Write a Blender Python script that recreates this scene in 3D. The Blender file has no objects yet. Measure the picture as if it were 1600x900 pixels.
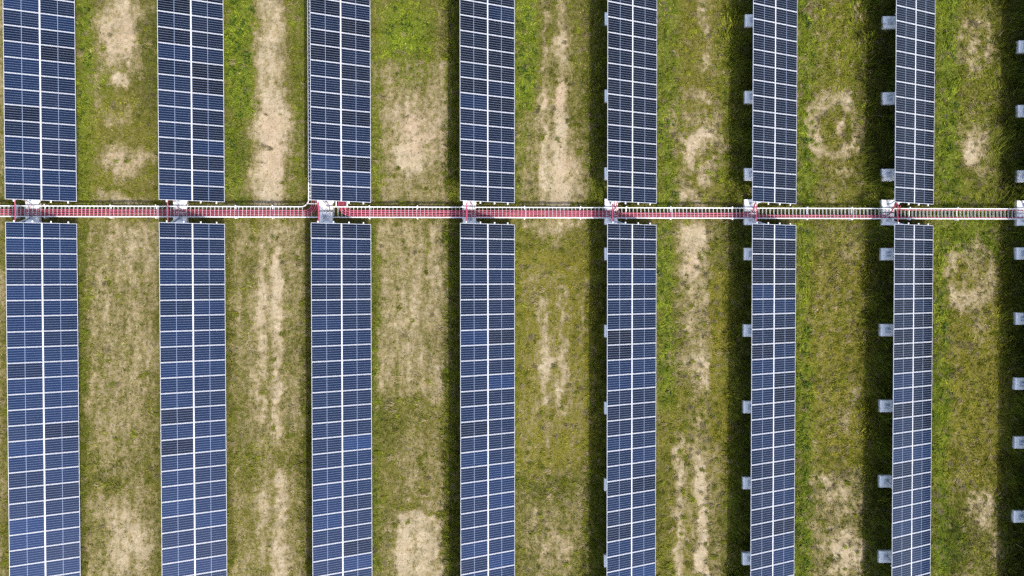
import bpy, math, random
import numpy as np

random.seed(7)
rng = np.random.default_rng(11)
R = math.radians
scene = bpy.context.scene
COL = scene.collection

# ------------------------------------------------------------------ survey of the site (metres)
TILT = R(24.945)                       # slope of the module tables
CT, ST = math.cos(TILT), math.sin(TILT)
MOD_L, MOD_W, GAP_MID, GAP_SIDE = 2.278, 1.134, 0.05, 0.022
PITCH = MOD_W + GAP_SIDE
SLOPE = 2 * MOD_L + GAP_MID
Z_LOW = 0.70
Z_HIGH = Z_LOW + SLOPE * ST
COLX = [-34.594, -23.54, -12.432, -1.35, 9.756, 20.862, 31.936, 43.02]   # high (left) edge of each column
Y_UP, Y_LO = 5.502, 3.845              # table ends either side of the cable tray
N_UP, N_LO = 15, 27
CAM_Z = 62.524
CAM_ROT = (R(-1.0005), R(-2.4258), R(-0.0281))
FOC = 1244.0 / 1600.0                  # focal length in picture widths
SUN = np.array([0.386, -0.79, 1.0])    # towards the sun

# ------------------------------------------------------------------ helpers
def link(o, parent=None):
    COL.objects.link(o)
    if parent is not None:
        o.parent = parent
    return o

def tag(o, label=None, cat=None, group=None, kind=None):
    if label: o['label'] = label
    if cat: o['category'] = cat
    if group: o['group'] = group
    if kind: o['kind'] = kind
    return o

def empty(name, loc):
    o = bpy.data.objects.new(name, None)
    o.empty_display_size = 0.3
    o.location = loc
    return link(o)

class MB:
    """collects boxes, bars and tubes into one mesh"""
    def __init__(self):
        self.v, self.f, self.sm = [], [], []
    def add(self, vs, fs, smooth=False):
        b = len(self.v)
        self.v += [tuple(p) for p in vs]
        self.f += [tuple(b + i for i in q) for q in fs]
        self.sm += [smooth] * len(fs)
    def box(self, x0, x1, y0, y1, z0, z1):
        self.add([(x0,y0,z0),(x1,y0,z0),(x1,y1,z0),(x0,y1,z0),(x0,y0,z1),(x1,y0,z1),(x1,y1,z1),(x0,y1,z1)],
                 [(3,2,1,0),(4,5,6,7),(0,1,5,4),(1,2,6,5),(2,3,7,6),(3,0,4,7)])
    def bar(self, p, q, w, h, up=(0,0,1)):
        p, q = np.array(p, float), np.array(q, float)
        d = q - p; d /= np.linalg.norm(d)
        u = np.array(up, float)
        s = np.cross(d, u); s /= np.linalg.norm(s)
        u = np.cross(s, d)
        vs = []
        for e in (p, q):
            for a, b in ((-1,-1),(1,-1),(1,1),(-1,1)):
                vs.append(e + s*a*w/2 + u*b*h/2)
        self.add(vs, [(3,2,1,0),(4,5,6,7),(0,1,5,4),(1,2,6,5),(2,3,7,6),(3,0,4,7)])
    def tube(self, pts, r, n=8):
        pts = [np.array(p, float) for p in pts]
        vs, fs = [], []
        for i, p in enumerate(pts):
            d = pts[min(i+1, len(pts)-1)] - pts[max(i-1, 0)]
            d /= np.linalg.norm(d)
            a = np.array((0,0,1.0)) if abs(d[2]) < 0.9 else np.array((1.0,0,0))
            s = np.cross(d, a); s /= np.linalg.norm(s)
            u = np.cross(s, d)
            for k in range(n):
                t = 2*math.pi*k/n
                vs.append(p + r*(math.cos(t)*s + math.sin(t)*u))
        for i in range(len(pts)-1):
            for k in range(n):
                k2 = (k+1) % n
                fs.append((i*n+k, i*n+k2, (i+1)*n+k2, (i+1)*n+k))
        self.add(vs, fs, True)
        m = (len(pts)-1)*n
        self.add(vs[:n], [tuple(range(n))]); self.add(vs[m:], [tuple(range(n))[::-1]])
    def mesh(self, name, mat):
        me = bpy.data.meshes.new(name)
        me.from_pydata(self.v, [], self.f)
        me.polygons.foreach_set('use_smooth', self.sm)
        me.materials.append(mat)
        import bmesh
        bm = bmesh.new(); bm.from_mesh(me)
        bmesh.ops.recalc_face_normals(bm, faces=bm.faces)
        bm.to_mesh(me); bm.free()
        me.update()
        return me
    def build(self, name, mat, parent=None, loc=(0,0,0), rot=(0,0,0)):
        o = bpy.data.objects.new(name, self.mesh(name, mat))
        o.location = loc; o.rotation_euler = rot
        return link(o, parent)

def copy_tree(o, parent=None):
    c = o.copy(); COL.objects.link(c); c.parent = parent
    for ch in list(o.children):
        copy_tree(ch, c)
    return c

# ------------------------------------------------------------------ materials
def newmat(name):
    m = bpy.data.materials.new(name); m.use_nodes = True
    nt = m.node_tree
    for n in list(nt.nodes): nt.nodes.remove(n)
    out = nt.nodes.new('ShaderNodeOutputMaterial')
    p = nt.nodes.new('ShaderNodeBsdfPrincipled')
    nt.links.new(p.outputs[0], out.inputs[0])
    return m, nt, p, out

def mth(nt, op, a, b=None, c=None, clamp=False):
    n = nt.nodes.new('ShaderNodeMath'); n.operation = op; n.use_clamp = clamp
    for i, v in enumerate((a, b, c)):
        if v is None: continue
        if isinstance(v, (int, float)): n.inputs[i].default_value = v
        else: nt.links.new(v, n.inputs[i])
    return n.outputs[0]

def mixc(nt, fac, a, b, blend='MIX'):
    n = nt.nodes.new('ShaderNodeMix'); n.data_type = 'RGBA'; n.blend_type = blend
    for s, v in ((n.inputs[0], fac), (n.inputs[6], a), (n.inputs[7], b)):
        if isinstance(v, (int, float)): s.default_value = v
        elif isinstance(v, tuple): s.default_value = (*v, 1.0)
        else: nt.links.new(v, s)
    return n.outputs[2]

def noise(nt, vec, scale, detail=4, rough=0.55, dist=0.0):
    n = nt.nodes.new('ShaderNodeTexNoise')
    n.inputs['Scale'].default_value = scale; n.inputs['Detail'].default_value = detail
    n.inputs['Roughness'].default_value = rough; n.inputs['Distortion'].default_value = dist
    if vec is not None: nt.links.new(vec, n.inputs['Vector'])
    return n.outputs['Fac']

def maprange(nt, v, a, b, c=0.0, d=1.0, smooth=True):
    n = nt.nodes.new('ShaderNodeMapRange')
    n.interpolation_type = 'SMOOTHSTEP' if smooth else 'LINEAR'
    nt.links.new(v, n.inputs[0])
    for i, x in enumerate((a, b, c, d)): n.inputs[1+i].default_value = x
    return n.outputs[0]

def texco(nt, which='Object'):
    return nt.nodes.new('ShaderNodeTexCoord').outputs[which]

def mat_worn(name, col, rough=0.5, metal=0.0, amt=0.18, scale=6.0, dark=0.55, spec=0.5):
    m, nt, p, out = newmat(name)
    v = texco(nt)
    f = maprange(nt, noise(nt, v, scale, 5, 0.6), 0.35, 0.75, 0.0, amt)
    c = mixc(nt, f, col, tuple(x*dark for x in col))
    nt.links.new(c, p.inputs['Base Color'])
    p.inputs['Roughness'].default_value = rough; p.inputs['Metallic'].default_value = metal
    p.inputs['Specular IOR Level'].default_value = spec
    return m

M_FRAME = mat_worn('anodised_aluminium', (0.40, 0.42, 0.45), 0.5, 0.0, 0.10, 3.0, 0.8)
M_GALV = mat_worn('galvanised_steel', (0.52, 0.54, 0.56), 0.45, 0.0, 0.25, 9.0, 0.75)
M_TRAY = mat_worn('white_tray_steel', (0.58, 0.59, 0.59), 0.4, 0.0, 0.15, 2.0, 0.8)
M_PINK = mat_worn('red_corrugated_duct', (0.235, 0.024, 0.056), 0.55, 0.0, 0.5, 0.9, 0.62)
M_PINK2 = mat_worn('rose_duct', (0.29, 0.036, 0.078), 0.55, 0.0, 0.4, 1.3, 0.7)
M_BACK = mat_worn('white_backsheet', (0.78, 0.79, 0.80), 0.6, 0.0, 0.1, 2.0, 0.8)
M_RUNG = mat_worn('galvanised_rungs', (0.42, 0.43, 0.44), 0.45, 0.0, 0.3, 5.0, 0.7)
M_BLACK = mat_worn('black_cable_sheath', (0.02, 0.02, 0.022), 0.5)

def mat_concrete():
    m, nt, p, out = newmat('pale_concrete')
    v = texco(nt)
    big = maprange(nt, noise(nt, v, 2.2, 5, 0.6), 0.3, 0.75)
    c = mixc(nt, big, (0.90, 0.87, 0.82), (0.86, 0.83, 0.78))
    fine = maprange(nt, noise(nt, v, 22, 4, 0.7), 0.60, 0.78, 0, 0.2)
    c = mixc(nt, fine, c, (0.48, 0.46, 0.42))
    nt.links.new(c, p.inputs['Base Color'])
    p.inputs['Roughness'].default_value = 0.85
    b = nt.nodes.new('ShaderNodeBump'); b.inputs['Strength'].default_value = 0.4; b.inputs['Distance'].default_value = 0.01
    nt.links.new(noise(nt, v, 30, 4), b.inputs['Height']); nt.links.new(b.outputs[0], p.inputs['Normal'])
    return m
M_CONC = mat_concrete()

def mat_cells():
    """mono-crystalline half-cut cells under glass; the cell colour is the object's own colour (each module's batch)"""
    m, nt, p, out = newmat('solar_cells_under_glass')
    sep = nt.nodes.new('ShaderNodeSeparateXYZ'); nt.links.new(texco(nt), sep.inputs[0])
    x, y = sep.outputs[0], sep.outputs[1]
    def grid(c, half, n, width):
        # distance to the nearest of the n-1 inner grid lines
        t = mth(nt, 'MULTIPLY', mth(nt, 'ADD', c, half), n/(2*half))
        fr = mth(nt, 'FRACT', mth(nt, 'ADD', t, 0.5))
        d = mth(nt, 'ABSOLUTE', mth(nt, 'SUBTRACT', fr, 0.5))
        return mth(nt, 'LESS_THAN', d, width*n/(4*half))
    rows = grid(y, 0.530, 6, 0.020)
    ax = mth(nt, 'ABSOLUTE', x)
    cols = grid(mth(nt, 'SUBTRACT', ax, 0.558), 0.546, 12, 0.010)
    mid = mth(nt, 'LESS_THAN', ax, 0.016)
    edge = mth(nt, 'MAXIMUM', mth(nt, 'GREATER_THAN', mth(nt, 'ABSOLUTE', y), 0.527),
               mth(nt, 'GREATER_THAN', ax, 1.098))
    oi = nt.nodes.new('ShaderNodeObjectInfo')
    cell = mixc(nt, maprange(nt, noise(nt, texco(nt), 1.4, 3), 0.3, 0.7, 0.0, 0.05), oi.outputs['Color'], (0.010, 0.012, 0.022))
    c = mixc(nt, mth(nt, 'MULTIPLY', cols, 0.6), cell, (0.014, 0.02, 0.042))
    c = mixc(nt, mth(nt, 'MULTIPLY', rows, 0.95), c, (0.095, 0.125, 0.19))
    c = mixc(nt, mid, c, (0.14, 0.175, 0.255))
    c = mixc(nt, edge, c, (0.04, 0.05, 0.08))
    # a film of dust that lies thicker towards the low edge
    geo = nt.nodes.new('ShaderNodeNewGeometry')
    dust = maprange(nt, noise(nt, geo.outputs['Position'], 0.55, 5, 0.6), 0.35, 0.8, 0.0, 0.010)
    c = mixc(nt, dust, c, (0.36, 0.35, 0.34))
    nt.links.new(c, p.inputs['Base Color'])
    p.inputs['Roughness'].default_value = 0.16
    p.inputs['IOR'].default_value = 1.22          # anti-reflective glass
    return m
M_CELL = mat_cells()

# ------------------------------------------------------------------ solar arrays
def glass_mesh():
    b = MB(); b.box(-MOD_L/2+0.021, MOD_L/2-0.021, -MOD_W/2+0.021, MOD_W/2-0.021, -0.02, -0.004)
    me = b.mesh('solar_panel', M_CELL)
    me.materials.append(M_BACK)                                       # white backsheet underneath
    for p in me.polygons:
        if p.normal.z < -0.9: p.material_index = 1
    return me

def frame_mesh():
    w = 0.023; L, W = MOD_L/2, MOD_W/2
    b = MB()
    b.box(-L, L, -W, -W+w, -0.04, 0); b.box(-L, L, W-w, W, -0.04, 0)
    b.box(-L, -L+w, -W+w, W-w, -0.04, 0); b.box(L-w, L, -W+w, W-w, -0.04, 0)
    return b.mesh('panel_frame', M_FRAME)

GLASS, FRAME = glass_mesh(), frame_mesh()

def footing_mesh(w=1.02, l=0.98, h=0.40, c=0.07):
    b = MB()
    x, y = w/2, l/2
    vs = [(-x,-y,-0.05),(x,-y,-0.05),(x,y,-0.05),(-x,y,-0.05),
          (-x,-y,h-c),(x,-y,h-c),(x,y,h-c),(-x,y,h-c),
          (-x+c*1.4,-y+c*.5,h),(x-c,-y+c*.5,h),(x-c,y-c*.5,h),(-x+c*1.4,y-c*.5,h)]
    b.add(vs, [(3,2,1,0),(0,1,5,4),(1,2,6,5),(2,3,7,6),(3,0,4,7),(4,5,9,8),(5,6,10,9),(6,7,11,10),(7,4,8,11),(8,9,10,11)])
    return b.mesh('concrete_footing', M_CONC)
FOOT = footing_mesh()

def on_slope(s, drop=0.0):
    """point at distance s down the slope from the high edge, drop metres under the module plane"""
    return (s*CT - drop*ST, Z_HIGH - s*ST - drop*CT)

def support_mesh(lean):
    """one bay: rear post on the footing, rafter under the purlins, short front post in the ground"""
    b = MB()
    xa, za = on_slope(0.25, 0.24); xb, zb = on_slope(4.35, 0.24)
    b.bar((xa, lean, za), (xb, lean, zb), 0.09, 0.14)
    s = 0.68/CT
    xr, zr = on_slope(s, 0.31)
    b.bar((0.68, 0, 0.42), (xr, lean, zr), 0.11, 0.15, up=(1,0,0))
    b.box(0.48, 0.90, -0.22, 0.22, 0.402, 0.425)                       # base plate
    xf, zf = on_slope(3.5, 0.31)
    b.bar((xf, lean, -0.1), (xf, lean, zf), 0.10, 0.10, up=(1,0,0))
    xm, zm = on_slope(2.2, 0.31)
    b.bar((0.72, lean*0.2, 0.62), (xm, lean, zm), 0.07, 0.07)          # diagonal strut
    return b.mesh('support_frame', M_GALV)
SUP_P, SUP_N, SUP_0 = support_mesh(0.36), support_mesh(-0.62), support_mesh(0.0)

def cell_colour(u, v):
    """cell batches differ: near-black navy to clear blue; reflected sky is painted in, bluer towards the lower left"""
    t = min(1, max(0, 0.28 + 0.34*v - 0.32*u + random.gauss(0, 0.12)))  # position terms paint the reflected-sky gradient into the cell colour
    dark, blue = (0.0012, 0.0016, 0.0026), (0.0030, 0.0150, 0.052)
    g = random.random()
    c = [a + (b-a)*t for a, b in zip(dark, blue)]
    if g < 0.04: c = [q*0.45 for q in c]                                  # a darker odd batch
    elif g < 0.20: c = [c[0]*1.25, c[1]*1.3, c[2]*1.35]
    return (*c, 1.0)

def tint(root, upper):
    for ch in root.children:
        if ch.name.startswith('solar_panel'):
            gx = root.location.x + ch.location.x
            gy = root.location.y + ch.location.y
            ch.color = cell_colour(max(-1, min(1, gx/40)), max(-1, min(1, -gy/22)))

FOOT_UP = [5.42, 7.875, 13.949, 19.952]
FOOT_LO = [4.36, 1.58, -4.49, -10.57, -16.63, -22.7]
FOOT_UP8 = [5.40, 7.826, 13.028, 18.165]
FOOT_LO8 = [4.36, 1.634, -3.602, -8.853, -13.602, -19.609]

def make_array(upper, feet, x, name='solar_array'):
    sgn = 1 if upper else -1
    y0 = Y_UP if upper else Y_LO
    n = N_UP if upper else N_LO
    root = empty(name, (x, y0, 0))
    for k in range(n):
        for row in (0, 1):
            s = MOD_L/2 + row*(MOD_L + GAP_MID)
            px, pz = on_slope(s)
            g = bpy.data.objects.new('solar_panel', GLASS); link(g, root)
            g.location = (px, sgn*(k+0.5)*PITCH, pz); g.rotation_euler = (R(random.gauss(0, .10)), TILT + R(random.gauss(0, .10)), R(random.gauss(0, .06)))
            f = bpy.data.objects.new('panel_frame', FRAME); link(f, g)
    length = n*PITCH
    for fr in (0.115, 0.37, 0.63, 0.875):
        px, pz = on_slope(fr*SLOPE, 0.085)
        b = MB()
        ya, yb = sgn*(-0.14), sgn*(length+0.14)
        b.box(-0.045, 0.045, min(ya, yb), max(ya, yb), -0.042, 0.042)
        b.build('purlin', M_GALV, root, (px, 0, pz), (0, TILT, 0))
    px, pz = on_slope(SLOPE/2, 0.022)
    b = MB(); b.box(-0.016, 0.016, min(0, sgn*length), max(0, sgn*length), -0.018, 0.014)
    b.build('mid_rail', M_GALV, root, (px, 0, pz), (0, TILT, 0))
    for i, fy in enumerate(feet):
        ft = bpy.data.objects.new('concrete_footing', FOOT); link(ft, root)
        ft.location = (0.68, fy - y0, 0)
        ft.rotation_euler = (0, 0, R(random.uniform(-0.8, 0.8)))
        me = (SUP_P if upper else SUP_N) if i == 0 else SUP_0
        sp = bpy.data.objects.new('support_frame', me); link(sp, root)
        sp.location = (0, fy - y0, 0)
    return root

ORD = ['first', 'second', 'third', 'fourth', 'fifth', 'sixth', 'seventh']
def array_label(i, upper):
    side = 'above' if upper else 'below'
    if i == 0:
        return f'dark blue solar array {side} the cable tray, in the leftmost column'
    if i == 2 and upper:
        return 'solar array above the tray with a white ladder tray along its left edge'
    if i == 6:
        return f'narrow dark solar array {side} the cable tray, in the rightmost full column'
    if i == 7:
        return f'solar array at right frame edge {side} the tray, only its concrete footings showing'
    return f'blue solar array {side} the cable tray, in the {ORD[i]} column from the left'

proto = {True: make_array(True, FOOT_UP, COLX[0]), False: make_array(False, FOOT_LO, COLX[0])}
for i, x in enumerate(COLX):
    for upper in (True, False):
        if i == 0:
            a = proto[upper]
        elif i == 7:
            a = make_array(upper, FOOT_UP8 if upper else FOOT_LO8, x)
        else:
            a = copy_tree(proto[upper]); a.location.x = x
        tag(a, array_label(i, upper), 'solar array', 'tilted solar arrays in rows')
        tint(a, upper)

# ------------------------------------------------------------------ cable tray
TRAY_X0, TRAY_X1 = -40.0, 47.0
Y_RB, Y_RT = 4.385, 5.185              # bottom and top rails
RW, ZB, ZT = 0.062, 0.425, 0.60
def raily(x, y):                        # the tray runs very slightly out of square
    return y
tray = empty('cable_tray', (0, 4.785, 0))
tag(tray, 'long white ladder cable tray running across the gap between the arrays', 'cable tray')
def tp(b, name):
    return b.build(name, M_RUNG if name.startswith('rung') else M_TRAY, tray, (0, -4.785, 0))
b = MB(); b.box(TRAY_X0, TRAY_X1, Y_RB-RW/2, Y_RB+RW/2, ZB, ZT); tp(b, 'side_rail')
b = MB(); b.box(TRAY_X0, -13.62, Y_RT-RW/2, Y_RT+RW/2, ZB, ZT); tp(b, 'side_rail')
b = MB(); b.box(-11.66, TRAY_X1, Y_RT-RW/2, Y_RT+RW/2, ZB, ZT); tp(b, 'side_rail')
# branch up the left edge of the third upper array
BX0, BX1, BY1 = -13.03, -12.18, 21.4
b = MB()
arc = [(-13.62 + 0.59*math.sin(t), 5.775 - 0.59*math.cos(t)) for t in np.linspace(0, math.pi/2, 9)]
for (xa, ya), (xb, yb) in zip(arc[:-1], arc[1:]):
    dx, dy = xb-xa, yb-ya
    b.bar((xa-dx*.06, ya-dy*.06, (ZB+ZT)/2), (xb+dx*.06, yb+dy*.06, (ZB+ZT)/2), RW*0.8, ZT-ZB)
tp(b, 'elbow_rail')
b = MB(); b.box(BX0-RW/2, BX0+RW/2, 5.78, BY1, ZB, ZT); tp(b, 'side_rail')
b = MB(); b.box(BX1-RW/2, BX1+RW/2, 5.25, BY1, ZB, ZT); tp(b, 'side_rail')
# second short branch going under the same array
CX0, CX1 = -10.93, -10.09
for x in (CX0, CX1):
    b = MB(); b.box(x-RW/2, x+RW/2, Y_RT+RW/2+0.003, 9.5, ZB, ZT); tp(b, 'side_rail')

def rung(b, x, y0, y1, w=0.020):
    b.box(x-w/2, x+w/2, y0, y1, 0.556, 0.58)
    b.box(x-w/2, x+w/2, y0, y1, 0.428, 0.445)
xs = []
x = TRAY_X0 + 0.2
SPL = [-35.0, -32.9, -28.0, -24.6, -18.6, -15.8, -8.4, -4.7, -1.2, 3.6, 8.0, 11.6, 15.1, 20.0, 26.0, 29.6, 34.3, 38.2]
while x < TRAY_X1 - 0.1:
    xs.append(x + random.uniform(-0.012, 0.012)); x += 0.302
xs = [q for q in xs if not (-13.5 < q < -12.3)] + [s + 0.12 for s in SPL[::3]]
xs.sort(key=lambda q: abs(q - 3.6))
for q in xs[:100]:
    b = MB(); rung(b, q, Y_RB+RW/2+0.002, Y_RT-RW/2-0.002); tp(b, 'rung')
b = MB()
for q in xs[100:]:
    rung(b, q, Y_RB+RW/2+0.002, Y_RT-RW/2-0.002)
for q in (-13.4, -13.1, -12.8):                                     # short rungs at the elbow mouth
    rung(b, q, Y_RB+RW/2+0.002, 4.85)
yy = 5.42
while yy < BY1 - 0.1:
    for z0, z1 in ((0.556, 0.58), (0.428, 0.445)):
        b.box(BX0+RW/2+0.002 if yy > 5.8 else BX0-0.05, BX1-RW/2-0.002, yy-0.026, yy+0.026, z0, z1)
    yy += 0.302
o = tp(b, 'rungs'); o['kind'] = 'stuff'
# trestle feet with a lug showing outside each rail
for s in SPL:
    b = MB()
    b.box(s-0.04, s+0.04, Y_RB-RW/2-0.085, Y_RB-RW/2-0.003, -0.05, 0.57)
    b.box(s-0.04, s+0.04, Y_RT+RW/2+0.003, Y_RT+RW/2+0.085, -0.05, 0.57)
    b.box(s-0.03, s+0.03, Y_RB-RW/2-0.003, Y_RT+RW/2+0.003, 0.385, 0.42)
    tp(b, 'trestle')

# ------------------------------------------------------------------ ducts lying in the tray
CZ, CR = 0.502, 0.041
def wob(n, amp): return [random.uniform(-amp, amp) for _ in range(n)]
def straight(x0, x1, y, step=1.1, amp=0.012):
    n = max(2, int(abs(x1-x0)/step))
    return [(x0 + (x1-x0)*i/n, y + random.uniform(-amp, amp), CZ + random.uniform(-0.004, 0)) for i in range(n+1)]
LEFTL = ['red duct running along the bottom rail of the tray, left of the elbow',
         'red duct second from the bottom rail, left of the tray elbow',
         'red duct third from the bottom rail, left of the tray elbow',
         'uppermost red duct in the tray left of the elbow']
for i in range(4):
    y = 4.49 + 0.14*i
    xv = -12.36 - 0.15*i
    cxx, cyy = -13.35, 5.42
    rx, ry = xv - cxx, cyy - y
    pts = straight(TRAY_X0, cxx, y)
    pts += [(cxx + rx*math.sin(t), cyy - ry*math.cos(t), CZ) for t in np.linspace(0.12, math.pi/2, 12)]
    pts += [(xv, q, CZ) for q in np.linspace(5.6, 12.0, 8)]
    b = MB(); b.tube(pts, CR)
    tag(b.build('red_duct', (M_PINK, M_PINK2)[i % 2]), LEFTL[i], 'cable duct', 'red ducts in the cable tray')
RIGHTL = ['red duct against the bottom rail reaching the far right end of the tray',
          'red duct second from the bottom rail, ending near the seventh column',
          'red duct third from the bottom rail, ending near the sixth column',
          'uppermost red duct right of the elbow, ending near the fifth column']
ENDS = [TRAY_X1, 32.4, 21.3, 10.4]
for i in range(4):
    y = 4.485 + 0.145*i
    xv = -10.74 + 0.16*i
    cxx, cyy = -9.75, 5.40
    rx, ry = cxx - xv, cyy - y
    pts = [(xv, q, CZ) for q in np.linspace(9.4, 5.6, 5)]
    pts += [(cxx - rx*math.cos(t), cyy - ry*math.sin(t), CZ) for t in np.linspace(0.0, math.pi/2 - 0.1, 12)]
    pts += straight(cxx + 0.1, ENDS[i], y)
    if i:                                                             # the end turns up out of the tray over the footing
        e = pts[-1]
        pts += [(e[0]+0.25, e[1]+0.12, 0.52), (e[0]+0.38, e[1]+0.35, 0.64), (e[0]+0.40, e[1]+0.62, 0.80), (e[0]+0.38, e[1]+0.95, 1.3), (e[0]+0.3, e[1]+1.1, 1.7)]
    b = MB(); b.tube(pts, CR*1.22)
    tag(b.build('red_duct', (M_PINK2, M_PINK)[i % 2]), RIGHTL[i], 'cable duct', 'red ducts in the cable tray')
b = MB()
b.tube([(33.2, 5.32, 1.1), (33.3, 5.2, 0.75), (33.6, 5.09, 0.56)] + [(xx, 5.085 + random.uniform(-.012, .012), CZ) for xx in np.arange(34.2, 47, 1.0)], 0.034)
tag(b.build('red_duct', M_PINK2), 'thin pink duct along the top rail at the right end of the tray', 'cable duct', 'red ducts in the cable tray')

# ------------------------------------------------------------------ ducts bridging the gap, with their drop cables
for i, x in enumerate(COLX[:7]):
    xx = x + 0.47
    root = empty('bridging_duct', (xx, 4.7, 0))
    tag(root, f'thin pink duct bridging the gap above the tray in the {("leftmost","second","third","fourth","fifth","sixth","rightmost")[i]} column', 'cable duct', 'pink ducts bridging the gap')
    b = MB()
    zt = Z_HIGH - 0.62*ST - 0.12
    b.tube([(xx+0.38, 5.75, zt-0.12), (xx+0.2, 5.62, zt-0.06), (xx+0.05, 5.52, zt-0.02), (xx, 5.40, zt-0.03), (xx, 4.7, zt-0.07), (xx, 4.2, zt-0.05), (xx, 3.72, zt)], 0.045 if i < 4 else 0.036)
    b.build('duct', M_PINK2, root, (-xx, -4.7, 0))
    # loose cables that drop from the post into the tray
    for k in range(3):
        b = MB()
        a = (x + 0.62 + random.uniform(-.1, .2), 5.62, 1.9)
        m1 = (x + 0.75 + random.uniform(-.3, .4), 5.40 + random.uniform(-.1, .1), 1.05 + random.uniform(-.2, .2))
        m2 = (x + 0.85 + random.uniform(-.3, .4), 5.18 + random.uniform(-.1, .1), 0.80)
        e = (x + 0.95 + random.uniform(-.4, .5), 4.85 + random.uniform(-.15, .1), 0.57)
        P = [np.array(q) for q in (a, m1, m2, e)]
        pts = [(1-t)**3*P[0] + 3*(1-t)**2*t*P[1] + 3*(1-t)*t*t*P[2] + t**3*P[3] for t in np.linspace(0, 1, 12)]
        b.tube(pts, 0.016, 6)
        b.build('drop_cable', M_PINK2 if k == 0 else M_BLACK, root, (-xx, -4.7, 0))
    for k in range(2):
        b = MB()
        P = [np.array(q) for q in ((x+0.66, 3.86, 1.8), (x+0.6+random.uniform(-.2,.2), 4.05, 0.9), (x+0.8+random.uniform(-.2,.2), 4.3, 0.75), (x+0.9+random.uniform(-.4,.4), 4.62, 0.575))]
        pts = [(1-t)**3*P[0] + 3*(1-t)**2*t*P[1] + 3*(1-t)*t*t*P[2] + t**3*P[3] for t in np.linspace(0, 1, 10)]
        b.tube(pts, 0.016, 6)
        b.build('drop_cable', M_BLACK, root, (-xx, -4.7, 0))

# ------------------------------------------------------------------ ground cover: where soil lies bare, where grass is lush
def vnoise(x, y, scale, seed, octaves=3, rough=0.5):
    out = np.zeros_like(x); amp = 1.0; tot = 0.0
    for o in range(octaves):
        g = np.random.default_rng(seed*17+o).random((256, 256))
        fx, fy = x*scale*2**o + 31.7*o, y*scale*2**o + 17.3*o
        ix, iy = np.floor(fx).astype(int), np.floor(fy).astype(int)
        tx, ty = fx-ix, fy-iy
        tx = tx*tx*(3-2*tx); ty = ty*ty*(3-2*ty)
        a = g[ix % 256, iy % 256]; bb = g[(ix+1) % 256, iy % 256]
        c = g[ix % 256, (iy+1) % 256]; d = g[(ix+1) % 256, (iy+1) % 256]
        out += amp*((a*(1-tx)+bb*tx)*(1-ty) + (c*(1-tx)+d*tx)*ty)
        tot += amp; amp *= rough
    return out/tot

def sstep(a, b, x):
    t = np.clip((x-a)/(b-a), 0, 1)
    return t*t*(3-2*t)

# plan coordinates of the site drawing: 20 units to the metre, v counted downwards
ca, cb, cg = CAM_ROT
_cx, _sx, _cy, _sy, _cz, _sz = math.cos(ca), math.sin(ca), math.cos(cb), math.sin(cb), math.cos(cg), math.sin(cg)
ROT = np.array([[_cz,-_sz,0],[_sz,_cz,0],[0,0,1]]) @ np.array([[_cy,0,_sy],[0,1,0],[-_sy,0,_cy]]) @ np.array([[1,0,0],[0,_cx,-_sx],[0,_sx,_cx]])
def plan(x, y):
    dx, dy, dz = x, y, -CAM_Z
    vx = ROT[0,0]*dx + ROT[1,0]*dy + ROT[2,0]*dz
    vy = ROT[0,1]*dx + ROT[1,1]*dy + ROT[2,1]*dz
    vz = ROT[0,2]*dx + ROT[1,2]*dy + ROT[2,2]*dz
    return 800 + 1600*FOC*vx/-vz, 450 - 1600*FOC*vy/-vz

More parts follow.
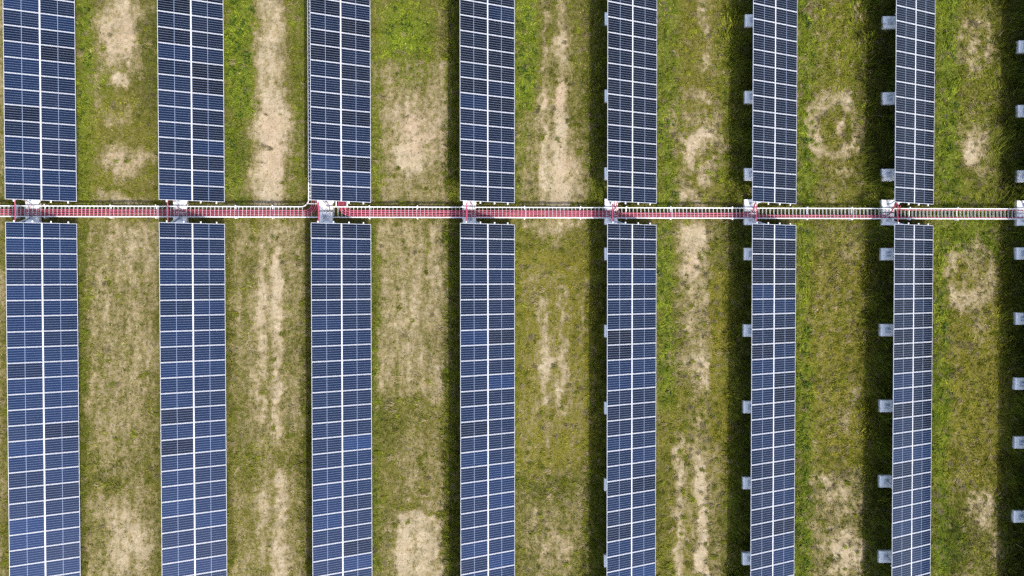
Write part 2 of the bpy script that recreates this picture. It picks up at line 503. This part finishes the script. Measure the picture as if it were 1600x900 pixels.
# (kind, ...) tables: E ellipse u v ru rv w | S strip u0 u1 v0 v1 w soft | O ring u v r width w
BARE = [
 ('S',-30,10,-40,345,.55,14), ('S',-30,10,345,940,.45,14),
 # between first and second columns
 ('E',190,38,48,72,.9), ('E',185,128,17,18,.95), ('O',186,140,38,9,.5), ('E',196,248,46,36,.85), ('E',190,308,52,16,.75),
 ('S',132,246,345,940,.48,16), ('E',195,385,46,40,.30), ('E',200,560,30,90,.14), ('E',205,850,36,62,.62), ('E',170,800,28,30,.35), 
 # second - third
 ('S',398,446,-40,330,.88,22), ('E',430,240,46,95,.55), ('E',446,195,26,50,.5), ('E',440,50,34,60,.3), ('S',362,476,345,940,.42,16),
 ('S',399,414,380,665,.62,6), ('S',427,442,380,690,.66,6), ('E',420,360,44,30,.4), ('E',425,440,24,80,.3), ('S',404,416,760,870,.5,8), ('S',428,446,740,900,.62,8), ('E',440,850,30,60,.2),
 # third - fourth
 ('S',590,700,95,330,.52,18), ('E',655,205,44,62,.62), ('E',640,255,36,30,.35), ('E',690,190,14,60,.3), ('E',690,80,14,60,.35), ('S',590,698,345,625,.56,14), ('E',652,480,20,60,.2), ('S',610,694,630,780,.42,16),
 ('S',619,692,801,960,.95,6), ('S',624,696,782,790,.5,4), ('S',586,620,790,940,.35,10),
 # fourth - fifth
 ('S',846,853,-40,330,.72,5), ('S',868,886,-40,330,.72,8), ('E',874,70,18,12,.7), ('E',866,152,26,20,.55), ('E',866,280,52,60,.58), ('E',874,210,16,60,.4), ('S',812,918,180,335,.30,14), ('S',812,920,60,180,.18,14),
 ('S',812,920,344,366,.75,10), ('E',870,368,20,16,.5), ('S',842,856,470,640,.55,6), ('S',872,886,450,655,.62,6), ('E',852,560,18,12,.6), ('S',815,922,420,940,.22,16), ('S',908,914,450,520,.6,4), ('E',866,840,46,70,.25), ('E',868,868,34,34,.3), ('O',868,880,30,5,.35), ('E',856,680,14,14,.35),
 # fifth - sixth
 ('E',1102,30,10,42,.7), ('E',1100,100,8,20,.7), ('E',1090,92,8,14,.4), ('E',1088,180,26,22,.5), ('O',1102,244,25,9,.8), ('E',1096,240,10,16,.5), ('E',1080,310,36,12,.65), ('E',1065,290,10,40,.45), ('S',1050,1134,-40,330,.12,18), ('O',1085,180,36,7,.7),
 ('E',1086,372,34,40,.85), ('E',1086,420,30,18,.6), ('S',1060,1112,345,560,.48,12), ('E',1096,585,16,40,.6), ('S',1030,1110,555,575,.45,10), ('S',1054,1066,670,940,.58,6), ('S',1088,1106,720,940,1.0,8), ('S',1050,1132,690,940,.38,14), ('S',1076,1108,430,720,.28,10),
 # sixth - seventh
 ('O',1308,198,37,9,.95), ('E',1312,198,9,18,.8), ('E',1316,272,22,12,.6), ('E',1328,160,8,22,.6), ('E',1344,74,12,16,.6), ('E',1268,20,12,22,.45), ('E',1290,300,24,14,.35), ('S',1258,1350,-40,330,.08,18),
 ('S',1258,1350,345,440,.2,14), ('E',1322,400,18,14,.35), ('S',1258,1350,440,720,.08,16), ('E',1336,612,12,20,.6), ('E',1318,660,20,30,.4), ('E',1276,700,12,24,.4), ('S',1264,1350,735,940,.5,12), ('E',1320,860,30,42,.75), ('E',1310,775,28,30,.3),
 # seventh - eighth
 ('O',1524,62,27,10,.75), ('E',1521,60,11,18,.85), ('E',1530,225,26,44,.8), ('E',1510,240,22,24,.55), ('E',1540,270,12,18,.4), ('S',1478,1562,-40,330,.08,16), ('E',1500,195,8,16,.4),
 ('O',1516,426,33,13,.85), ('E',1518,424,16,22,.7), ('E',1530,500,22,30,.35), ('S',1476,1560,345,560,.1,16), ('E',1536,800,28,38,.85), ('E',1552,850,12,50,.5), ('E',1510,900,26,24,.6), ('S',1476,1560,560,780,.06,16),
]
LUSH = [
 ('S',118,146,-40,320,.75,14), ('E',160,130,18,50,.4), ('S',352,396,-40,180,1.0,14), ('S',352,384,180,320,.55,12), ('S',455,482,-40,300,.35,10),
 ('E',634,52,50,58,1.0), ('E',640,100,40,40,.5), ('S',580,600,-40,320,.4,10), ('S',804,838,-40,170,.9,14), ('E',820,110,24,50,.5), ('S',804,824,170,330,.45,10),
 ('S',1026,1060,-40,330,.7,16), ('S',1120,1180,-40,330,.35,16), ('S',1244,1274,-40,330,.75,14), ('S',1258,1380,-40,180,.25,20), ('S',1459,1500,-40,330,.85,18), ('S',1470,1560,-40,330,.3,18), ('E',1500,310,50,30,.5), ('S',1459,1560,330,400,.7,20),
 ('S',1026,1052,345,640,.75,12), ('S',1244,1268,345,940,.8,12), ('S',1459,1482,345,940,.85,14), ('E',1492,850,24,34,.5), ('E',640,640,50,40,.12), ('S',580,596,345,900,.45,8), ('E',150,430,20,60,.15), ('S',804,816,345,760,.35,8), ('S',122,134,345,900,.3,8),
]
LUSH += [('S',692,722,-40,330,.3,8), ('S',692,722,345,940,.3,8), ('S',918,952,-40,940,.3,10), ('S',1138,1180,-40,940,.3,10), ('S',1350,1404,-40,940,.3,10), ('S',1566,1660,-40,940,.3,10)]
# tall grass added along the high sides to deepen and roughen table shadows
SHADE_GRASS = [('S',694,760,-40,940,1.0,8), ('S',917,990,-40,940,1.0,8), ('S',1134,1215,-40,940,1.0,8), ('S',1346,1440,-40,940,1.0,8), ('S',1562,1700,-40,940,1.0,8), ('S',474,520,345,940,.8,8)]
GOLD = [
 ('S',804,945,380,735,.9,30), ('S',1100,1150,430,760,.9,20), ('S',1255,1365,380,735,.85,30), ('S',1470,1580,400,780,.85,30), ('S',1060,1150,-40,330,.45,24), ('S',1280,1370,-40,330,.45,30), ('S',1500,1580,-40,330,.4,24),
 ('S',120,250,700,790,.35,30), ('S',360,480,690,900,.35,30), ('S',600,715,600,800,.3,30), ('S',130,245,150,330,.35,30), ('S',1030,1100,600,900,.5,20),
]
DARK = [('E',180,742,80,26,.5), ('E',140,730,30,30,.3), ('E',385,720,34,40,.5), ('E',450,730,30,20,.35), ('E',860,752,70,18,.55), ('E',606,660,36,44,.5), ('E',660,650,40,24,.25), ('E',225,700,24,30,.3), ('E',1494,852,26,38,1.0), ('S',1026,1050,700,900,.35,16), ('E',372,240,20,60,.6), ('S',215,250,20,180,.6,16),
        ('S',1244,1262,600,900,.4,10), ('S',120,135,345,900,.5,8), ('S',352,362,345,900,.5,8), ('S',580,590,345,900,.4,8), ('S',804,960,730,780,.2,20), ('S',1330,1400,-40,330,.5,16),('S',1545,1610,-40,330,.5,16)]
RED = [('E',655,200,44,40,.8), ('E',866,152,26,24,.9), ('E',425,230,30,70,.6), ('E',1086,418,26,16,.7), ('E',190,60,40,50,.35), ('E',1100,246,34,30,.4), ('E',870,865,36,24,.5), ('E',1306,202,40,40,.5), ('E',890,250,20,40,.5),('E',196,250,46,30,.6),('E',1088,300,40,20,.4)]

def cover(tab, u, v, acc='add'):
    out = np.zeros_like(u)
    for t in tab:
        k, *q = t
        if k == 'E':
            a, b_, ru, rv, w = q
            d = np.sqrt(((u-a)/ru)**2 + ((v-b_)/rv)**2)
            m = w*(1 - sstep(0.25, 1.35, d))
        elif k == 'S':
            u0, u1, v0, v1, w, s = q; s = s*1.5
            m = w*sstep(u0-s*.5, u0+s*.5, u)*(1-sstep(u1-s*.5, u1+s*.5, u))*sstep(v0-s*.6, v0+s*.6, v)*(1-sstep(v1-s*.6, v1+s*.6, v))
        else:
            a, b_, r, wd, w = q
            dx, dy = u-a, (v-b_)*0.85
            d = np.abs(np.hypot(dx, dy) - r)
            m = w*(1-sstep(wd*.5, wd*1.6, d))*(0.55+0.45*vnoise(u+500, v+500, 0.05, 91, 2))
            m = m*sstep(0.2, 0.42, vnoise(u+90+a, v+40, 0.03, 57, 2)+0.15)
        out = out + m*(1-out*0.55) if acc == 'add' else np.maximum(out, m)
    return np.clip(out, 0, 1.3)

def fields(x, y):
    u, v = plan(x, y)
    wu = (vnoise(x+200, y+200, 0.9, 3, 3)-.5)*26 + (vnoise(x+200, y+200, 3.0, 4, 2)-.5)*9
    wv = (vnoise(x+300, y+100, 0.6, 5, 3)-.5)*44 + (vnoise(x+300, y+100, 2.4, 6, 2)-.5)*14
    uu, vv = u+wu*.8, v+wv*.8
    bare = cover(BARE, uu, vv)
    lush = cover(LUSH, uu, vv, 'max'); gold = cover(GOLD, uu, vv, 'max'); dark = cover(DARK, uu, vv, 'max'); red = cover(RED, uu, vv, 'max')
    n1 = vnoise(x+500, y+500, 0.35, 7, 4, .6)
    n2 = vnoise(x+500, y+500, 2.2, 8, 3, .6)
    n3 = vnoise((x+500)*1.0, (y+500)*0.14, 2.2, 9, 3, .6)                    # drawn out along the mowing direction
    bare = bare + (n1-.5)*.5 + (n2-.5)*.6*(0.3+np.clip(bare,0,1)) + (n3-.5)*.62 - dark*.45 - lush*.22
    # nothing bare in the strip under and behind the tables
    lush = np.clip(lush + (n1-.5)*.5, 0, 1)
    return np.clip(bare, 0, 1.2), lush, np.clip(gold+(n1-.5)*.3, 0, 1), dark, red

def relief(x, y):
    return (vnoise(x+500, y+500, 0.45, 21, 3)-.5)*0.16 + (vnoise(x*1.2+y*.35+500, y*.8+500, 1.7, 22, 3, .6)-.5)*0.16

def axis(lo, hi, step, far):
    mid = np.arange(lo, hi+step/2, step)
    out = [hi]
    d = step
    right = []
    p = hi
    while p < far:
        d *= 1.45; p = p + d; right.append(p)
    left = []; p = lo; d = step
    while p > -far:
        d *= 1.45; p = p - d; left.append(p)
    return np.array(left[::-1] + list(mid) + right)
gx = axis(-41.0, 49.0, 0.17, 2500.0); gy = axis(-28.5, 25.5, 0.17, 2500.0)
GX, GY = np.meshgrid(gx, gy, indexing='xy')
fx, fy = GX.ravel(), GY.ravel()
cxl, cyl = np.clip(fx, -60, 70), np.clip(fy, -45, 40)
bare, lush, gold, dark, red = fields(cxl, cyl)
gz = relief(fx, fy)
gz = gz - 0.02
nxg, nyg = len(gx), len(gy)
me = bpy.data.meshes.new('ground')
me.vertices.add(nxg*nyg)
me.vertices.foreach_set('co', np.column_stack([fx, fy, gz]).astype(np.float32).ravel())
ii, jj = np.meshgrid(np.arange(nxg-1), np.arange(nyg-1), indexing='xy')
a = (jj*nxg + ii).ravel()
quads = np.column_stack([a, a+1, a+1+nxg, a+nxg]).astype(np.int32)
me.loops.add(quads.size); me.loops.foreach_set('vertex_index', quads.ravel())
me.polygons.add(len(quads)); me.polygons.foreach_set('loop_start', np.arange(0, quads.size, 4, dtype=np.int32))
me.update(calc_edges=True)
me.polygons.foreach_set('use_smooth', np.ones(len(quads), dtype=bool))
at = me.color_attributes.new('cover', 'FLOAT_COLOR', 'POINT')
at.data.foreach_set('color', np.column_stack([bare, lush, gold, red]).astype(np.float32).ravel())
at2 = me.attributes.new('dark_tone', 'FLOAT', 'POINT'); at2.data.foreach_set('value', dark.astype(np.float32))  # darker tone of the patches in the DARK table

def mat_ground():
    m, nt, p, out = newmat('meadow_soil')
    geo = nt.nodes.new('ShaderNodeNewGeometry'); pos = geo.outputs['Position']
    A = nt.nodes.new('ShaderNodeAttribute'); A.attribute_name = 'cover'
    D = nt.nodes.new('ShaderNodeAttribute'); D.attribute_name = 'dark_tone'
    sep = nt.nodes.new('ShaderNodeSeparateColor'); nt.links.new(A.outputs['Color'], sep.inputs[0])
    bare_, lush_, gold_, red_ = sep.outputs[0], sep.outputs[1], sep.outputs[2], A.outputs['Alpha']
    mp = nt.nodes.new('ShaderNodeMapping'); mp.inputs['Scale'].default_value = (1.0, 0.3, 1.0); nt.links.new(pos, mp.inputs[0]); stretch = mp.outputs[0]
    nf = noise(nt, pos, 3.2, 6, 0.72)
    nm = noise(nt, pos, 0.9, 4, 0.6)
    nx = noise(nt, pos, 11.0, 4, 0.7)
    # soil: pale dry loam with clods, pebbles and a rosy tone where it was dug over
    ns = noise(nt, stretch, 2.4, 5, 0.65)
    soil = mixc(nt, maprange(nt, nm, 0.3, 0.7), (0.315, 0.268, 0.188), (0.255, 0.210, 0.138))
    soil = mixc(nt, maprange(nt, ns, 0.42, 0.66, 0, 0.7), soil, (0.187, 0.1487, 0.085))
    soil = mixc(nt, mth(nt, 'MULTIPLY', red_, 0.55), soil, (0.2945, 0.209, 0.152))
    soil = mixc(nt, maprange(nt, nx, 0.56, 0.72, 0, 0.5), soil, (0.15, 0.12, 0.07))
    soil = mixc(nt, maprange(nt, nx, 0.30, 0.42, 0.45, 0), soil, (0.396, 0.3375, 0.261))
    # thatch and low growth between the blades
    thatch = mixc(nt, maprange(nt, nf, 0.32, 0.68), (0.046, 0.047, 0.008), (0.100, 0.088, 0.030))
    thatch = mixc(nt, mth(nt, 'MULTIPLY', lush_, 0.8), thatch, (0.075, 0.103, 0.009))
    thatch = mixc(nt, mth(nt, 'MULTIPLY', gold_, 0.65), thatch, (0.105, 0.096, 0.010))
    thatch = mixc(nt, mth(nt, 'MULTIPLY', D.outputs['Fac'], 0.6), thatch, (0.028, 0.0315, 0.0084))
    k = mth(nt, 'ADD', bare_, mth(nt, 'MULTIPLY', mth(nt, 'SUBTRACT', nf, 0.5), 2.1))
    k = mth(nt, 'ADD', k, mth(nt, 'MULTIPLY', mth(nt, 'SUBTRACT', nx, 0.5), 1.3))
    k = mth(nt, 'ADD', k, mth(nt, 'MULTIPLY', mth(nt, 'SUBTRACT', ns, 0.5), 1.6))
    straw = mixc(nt, maprange(nt, nx, 0.35, 0.65), (0.165, 0.134, 0.070), (0.103, 0.088, 0.034))
    c = mixc(nt, maprange(nt, k, 0.05, 0.62), thatch, straw)
    c = mixc(nt, maprange(nt, k, 0.48, 1.30), c, soil)
    nt.links.new(c, p.inputs['Base Color'])
    p.inputs['Roughness'].default_value = 0.95
    p.inputs['Specular IOR Level'].default_value = 0.03
    b = nt.nodes.new('ShaderNodeBump'); b.inputs['Strength'].default_value = 0.55; b.inputs['Distance'].default_value = 0.06
    h = mth(nt, 'ADD', mth(nt, 'MULTIPLY', nf, 1.2), mth(nt, 'MULTIPLY', nx, 0.5))
    nt.links.new(h, b.inputs['Height']); nt.links.new(b.outputs[0], p.inputs['Normal'])
    return m
me.materials.append(mat_ground())
ground = link(bpy.data.objects.new('ground', me))
tag(ground, 'meadow soil with dry bare strips and mown grass between the arrays', 'ground', kind='structure')

# ------------------------------------------------------------------ grass blades
def grass():
    N = 620000
    # clump centres, then blades around them
    nc = 62000
    ccx = rng.uniform(-39.5, 47.5, nc); ccy = rng.uniform(-26.5, 23.5, nc)
    pick = rng.integers(0, nc, N)
    loose = rng.random(N) < 0.45
    bx = np.where(loose, rng.uniform(-39.5, 47.5, N), ccx[pick] + rng.normal(0, 0.13, N))
    by = np.where(loose, rng.uniform(-26.5, 23.5, N), ccy[pick] + rng.normal(0, 0.13, N))
    bare, lush, gold, dark, red = fields(bx, by)
    fine = vnoise(bx+400, by+400, 4.5, 31, 2)
    keep_p = 1 - sstep(0.05, 1.05, bare + (fine-.5)*.9)
    keep_p = np.maximum(keep_p*0.96, 0.07)
    keep = rng.random(N) < keep_p
    bx, by, bare, lush, gold, dark = bx[keep], by[keep], bare[keep], lush[keep], gold[keep], dark[keep]
    cid = np.where(loose, -1, pick)[keep]
    n = len(bx)
    cr = rng.random(nc)
    crnd = np.where(cid >= 0, cr[cid], rng.random(n))
    h = 0.10 + 0.16*rng.random(n)
    h *= 0.7 + 0.75*lush + 0.35*sstep(10, 30, bx) + 0.4*dark
    pu, pv = plan(bx, by)
    wob_ = (vnoise(bx+80, by+80, 0.8, 71, 2)-.5)*26
    tall = cover(SHADE_GRASS, pu+wob_, pv, 'max')
    h *= 1 + 1.3*tall
    h *= np.where(crnd > 0.9, 1.5, 1.0)
    lean = rng.uniform(0.6, 1.3, n)*(1-0.45*tall)
    az = rng.uniform(0, 2*np.pi, n)
    swirl = 3.9 + (vnoise(bx+60, by+20, 0.55, 61, 2)-.5)*7.0
    windy = rng.random(n) < (0.45 + 0.35*sstep(5, 25, bx))
    az = np.where(windy, swirl + rng.normal(0, 0.4, n), az)
    w = rng.uniform(0.016, 0.042, n)*(1+0.5*(crnd > 0.9))
    dx, dy = np.cos(az), np.sin(az)
    L = h
    tipx = bx + dx*np.sin(lean)*L; tipy = by + dy*np.sin(lean)*L; tipz = np.cos(lean)*L
    gzb = relief(bx, by) - 0.025
    roll = rng.uniform(0, np.pi, n)
    sx, sy = np.cos(roll), np.sin(roll)
    co = np.empty((n, 3, 3), np.float32)
    co[:,0] = np.column_stack([bx - sx*w, by - sy*w, gzb]); co[:,1] = np.column_stack([bx + sx*w, by + sy*w, gzb])
    co[:,2] = np.column_stack([tipx, tipy, tipz+gzb])
    # leaf colour
    g_lush = np.array([0.132, 0.178, 0.0125]); g_mid = np.array([0.118, 0.128, 0.0130]); g_gold = np.array([0.168, 0.155, 0.0155])
    g_dark = np.array([0.032, 0.050, 0.0070]); g_straw = np.array([0.200, 0.166, 0.082])
    col = np.repeat(g_mid[None], n, 0)
    col = col + (g_gold-col)*(gold*0.8)[:,None]
    col = col + (g_lush-col)*(lush*0.85)[:,None]
    col = col + (g_dark-col)*(np.clip(dark*0.75 + (crnd < 0.10)*0.6, 0, 1))[:,None]
    ps = np.clip(0.04 + 0.60*np.clip(bare, 0, 1) + 0.02*gold - 0.15*lush - 0.2*dark, 0.02, 0.8)
    m = vnoise(bx+700, by+700, 1.3, 41, 3)
    straw = rng.random(n) < ps*(0.4+1.2*m)
    col = np.where(straw[:,None], g_straw[None]*rng.uniform(0.7, 1.15, n)[:,None], col)
    tone = vnoise((bx*.77+by*.64)*0.45+150, (by*.77-bx*.64)*1.5+190, 1.0, 43, 4, .62)
    col = col*rng.uniform(0.75, 1.3, n)[:,None]*(0.42+1.25*tone)[:,None]
    # tussocks laid over by the wind, longest in the eastern lanes
    nt_ = 15000
    tx0 = rng.uniform(-39.5, 47.5, nt_); ty0 = rng.uniform(-26.5, 23.5, nt_)
    tb, tl, tg, td, tr_ = fields(tx0, ty0)
    ok = rng.random(nt_) < np.clip(0.25 + 0.6*sstep(-5, 25, tx0) - 0.5*tb + 0.8*cover(SHADE_GRASS, *plan(tx0, ty0), 'max'), 0.05, 1)
    tx0, ty0, tl, tg, tb = tx0[ok], ty0[ok], tl[ok], tg[ok], tb[ok]
    mt_, nb = len(tx0), 22
    base_az = 3.9 + (vnoise(tx0+60, ty0+20, 0.4, 61, 2)-.5)*4.0
    X = np.repeat(tx0, nb) + rng.normal(0, 0.09, mt_*nb); Y = np.repeat(ty0, nb) + rng.normal(0, 0.09, mt_*nb)
    AZ = np.repeat(base_az, nb) + rng.normal(0, 0.35, mt_*nb)
    LN = np.repeat(rng.uniform(0.22, 0.5, mt_), nb)*rng.uniform(0.6, 1.1, mt_*nb)
    TL = rng.uniform(0.85, 1.4, mt_*nb)
    Z0 = relief(X, Y) - 0.01
    W_ = rng.uniform(0.012, 0.03, mt_*nb)
    tco = np.empty((mt_*nb, 3, 3), np.float32)
    tco[:,0] = np.column_stack([X + np.sin(AZ)*W_, Y - np.cos(AZ)*W_, Z0]); tco[:,1] = np.column_stack([X - np.sin(AZ)*W_, Y + np.cos(AZ)*W_, Z0])
    tco[:,2] = np.column_stack([X + np.cos(AZ)*np.sin(TL)*LN, Y + np.sin(AZ)*np.sin(TL)*LN, Z0 + 0.06 + np.cos(TL)*LN])
    pale = np.repeat(rng.random(mt_) < 0.30 + 0.3*np.clip(tb, 0, 1), nb)[:,None]
    tcol = np.where(pale, g_straw*0.95, g_mid*(1-np.repeat(tl, nb)[:,None]) + g_lush*np.repeat(tl, nb)[:,None])
    tcol = tcol*np.repeat(rng.uniform(0.7, 1.35, mt_), nb)[:,None]*rng.uniform(0.85, 1.15, mt_*nb)[:,None]
    co = np.concatenate([co, tco]); col = np.concatenate([col, tcol])
    # broad-leaved weeds: rosettes of drooping leaves, thickest in the lush strips along the tables
    nw = 26000
    wx = rng.uniform(-39.5, 47.5, nw); wy = rng.uniform(-26.5, 23.5, nw)
    wb, wl, wg, wd, wr = fields(wx, wy)
    ok = rng.random(nw) < np.clip(0.05 + 0.75*sstep(0.35, 0.9, wl) + 0.3*wd - 0.05*wb, 0.015, 1)*0.5
    wx, wy, wl = wx[ok], wy[ok], wl[ok]
    nl = 9
    m_ = len(wx)
    rad = rng.uniform(0.05, 0.24, m_)*(0.35+0.85*wl)
    hue = rng.uniform(0, 1, m_)
    X = np.repeat(wx, nl); Y = np.repeat(wy, nl); RD = np.repeat(rad, nl)*rng.uniform(0.6, 1.2, m_*nl)
    A_ = rng.uniform(0, 2*np.pi, m_*nl); Z0 = relief(X, Y) - 0.02 + rng.uniform(0.0, 0.16, m_*nl)*np.repeat(0.4+wl, nl)
    dx_, dy_ = np.cos(A_), np.sin(A_)
    wd_ = RD*rng.uniform(0.22, 0.42, m_*nl)
    wco = np.empty((m_*nl, 3, 3), np.float32)
    wco[:,0] = np.column_stack([X, Y, Z0])
    tx_, ty_ = X + dx_*RD, Y + dy_*RD
    wco[:,1] = np.column_stack([tx_ - dy_*wd_, ty_ + dx_*wd_, Z0 + RD*rng.uniform(-.1, .7, m_*nl)])
    wco[:,2] = np.column_stack([tx_ + dy_*wd_, ty_ - dx_*wd_, Z0 + RD*rng.uniform(-.1, .7, m_*nl)])
    H_ = np.repeat(hue, nl)[:,None]
    wcol = (np.array([0.034, 0.062, 0.009])*(1-H_) + np.array([0.06375, 0.09375, 0.009])*H_)*rng.uniform(0.75, 1.25, m_*nl)[:,None]
    co = np.concatenate([co, wco]); col = np.concatenate([col, wcol]); n = len(co)
    # nothing grows through the concrete
    bx0, by0 = co[:,:,0].mean(1), co[:,:,1].mean(1)
    free = np.ones(len(co), bool)
    for i, cx in enumerate(COLX):
        for fy in ((FOOT_UP8 + FOOT_LO8) if i == 7 else (FOOT_UP + FOOT_LO)):
            free &= ~((np.abs(bx0 - cx - 0.68) < 0.60) & (np.abs(by0 - fy) < 0.58))
    co, col = co[free], col[free]; n = len(co)
    me = bpy.data.meshes.new('grass')
    me.vertices.add(n*3); me.vertices.foreach_set('co', co.ravel())
    me.loops.add(n*3); me.loops.foreach_set('vertex_index', np.arange(n*3, dtype=np.int32))
    me.polygons.add(n); me.polygons.foreach_set('loop_start', np.arange(0, n*3, 3, dtype=np.int32))
    me.update(calc_edges=True)
    ca_ = me.color_attributes.new('leaf', 'FLOAT_COLOR', 'POINT')
    c4 = np.ones((n, 3, 4), np.float32); c4[:,:,:3] = col[:,None,:]
    ca_.data.foreach_set('color', c4.ravel())
    mt, nt, p, out = newmat('grass_blades')
    A = nt.nodes.new('ShaderNodeAttribute'); A.attribute_name = 'leaf'
    nt.links.new(A.outputs['Color'], p.inputs['Base Color'])
    p.inputs['Roughness'].default_value = 0.8; p.inputs['Specular IOR Level'].default_value = 0.06
    tr = nt.nodes.new('ShaderNodeBsdfTranslucent'); nt.links.new(A.outputs['Color'], tr.inputs[0])
    mx = nt.nodes.new('ShaderNodeMixShader'); mx.inputs[0].default_value = 0.15
    nt.links.new(p.outputs[0], mx.inputs[1]); nt.links.new(tr.outputs[0], mx.inputs[2]); nt.links.new(mx.outputs[0], out.inputs[0])
    me.materials.append(mt)
    o = link(bpy.data.objects.new('grass', me))
    tag(o, 'short green and straw coloured grass growing between the arrays', 'grass', kind='stuff')
    return n
grass()

# ------------------------------------------------------------------ light
el = math.atan2(SUN[2], math.hypot(SUN[0], SUN[1])); az = math.atan2(SUN[0], SUN[1])
w = bpy.data.worlds.new('World'); scene.world = w; w.use_nodes = True
nt = w.node_tree
bg = nt.nodes['Background']
sky = nt.nodes.new('ShaderNodeTexSky'); sky.sky_type = 'NISHITA'; sky.sun_disc = False
sky.sun_elevation = el; sky.sun_rotation = az
sky.altitude = 100; sky.air_density = 0.75; sky.dust_density = 3.2; sky.ozone_density = 0.6
nt.links.new(sky.outputs[0], bg.inputs[0]); bg.inputs[1].default_value = 0.15
sl = bpy.data.lights.new('sun', 'SUN'); sl.energy = 2.0; sl.angle = R(0.53); sl.color = (1.0, 0.955, 0.88)
so = link(bpy.data.objects.new('sun', sl))
from mathutils import Vector
so.rotation_euler = Vector(SUN).to_track_quat('Z', 'Y').to_euler()
so.location = (20, -40, 60)

# ------------------------------------------------------------------ camera
cam = bpy.data.cameras.new('camera'); cam.sensor_width = 36.0; cam.lens = 36.0*FOC
cam.clip_start = 0.5; cam.clip_end = 8000
co_ = link(bpy.data.objects.new('camera', cam)); co_.location = (0, 0, CAM_Z); co_.rotation_euler = CAM_ROT
scene.camera = co_

scene.view_settings.view_transform = 'Standard'; scene.view_settings.look = 'None'
scene.view_settings.gamma = 1.0; scene.view_settings.exposure = 1.6
scene.view_settings.use_curve_mapping = False
scene.render.engine = 'CYCLES'
scene.cycles.max_bounces = 6; scene.cycles.diffuse_bounces = 3; scene.cycles.glossy_bounces = 3; scene.cycles.transmission_bounces = 3
scene.cycles.use_denoising = False
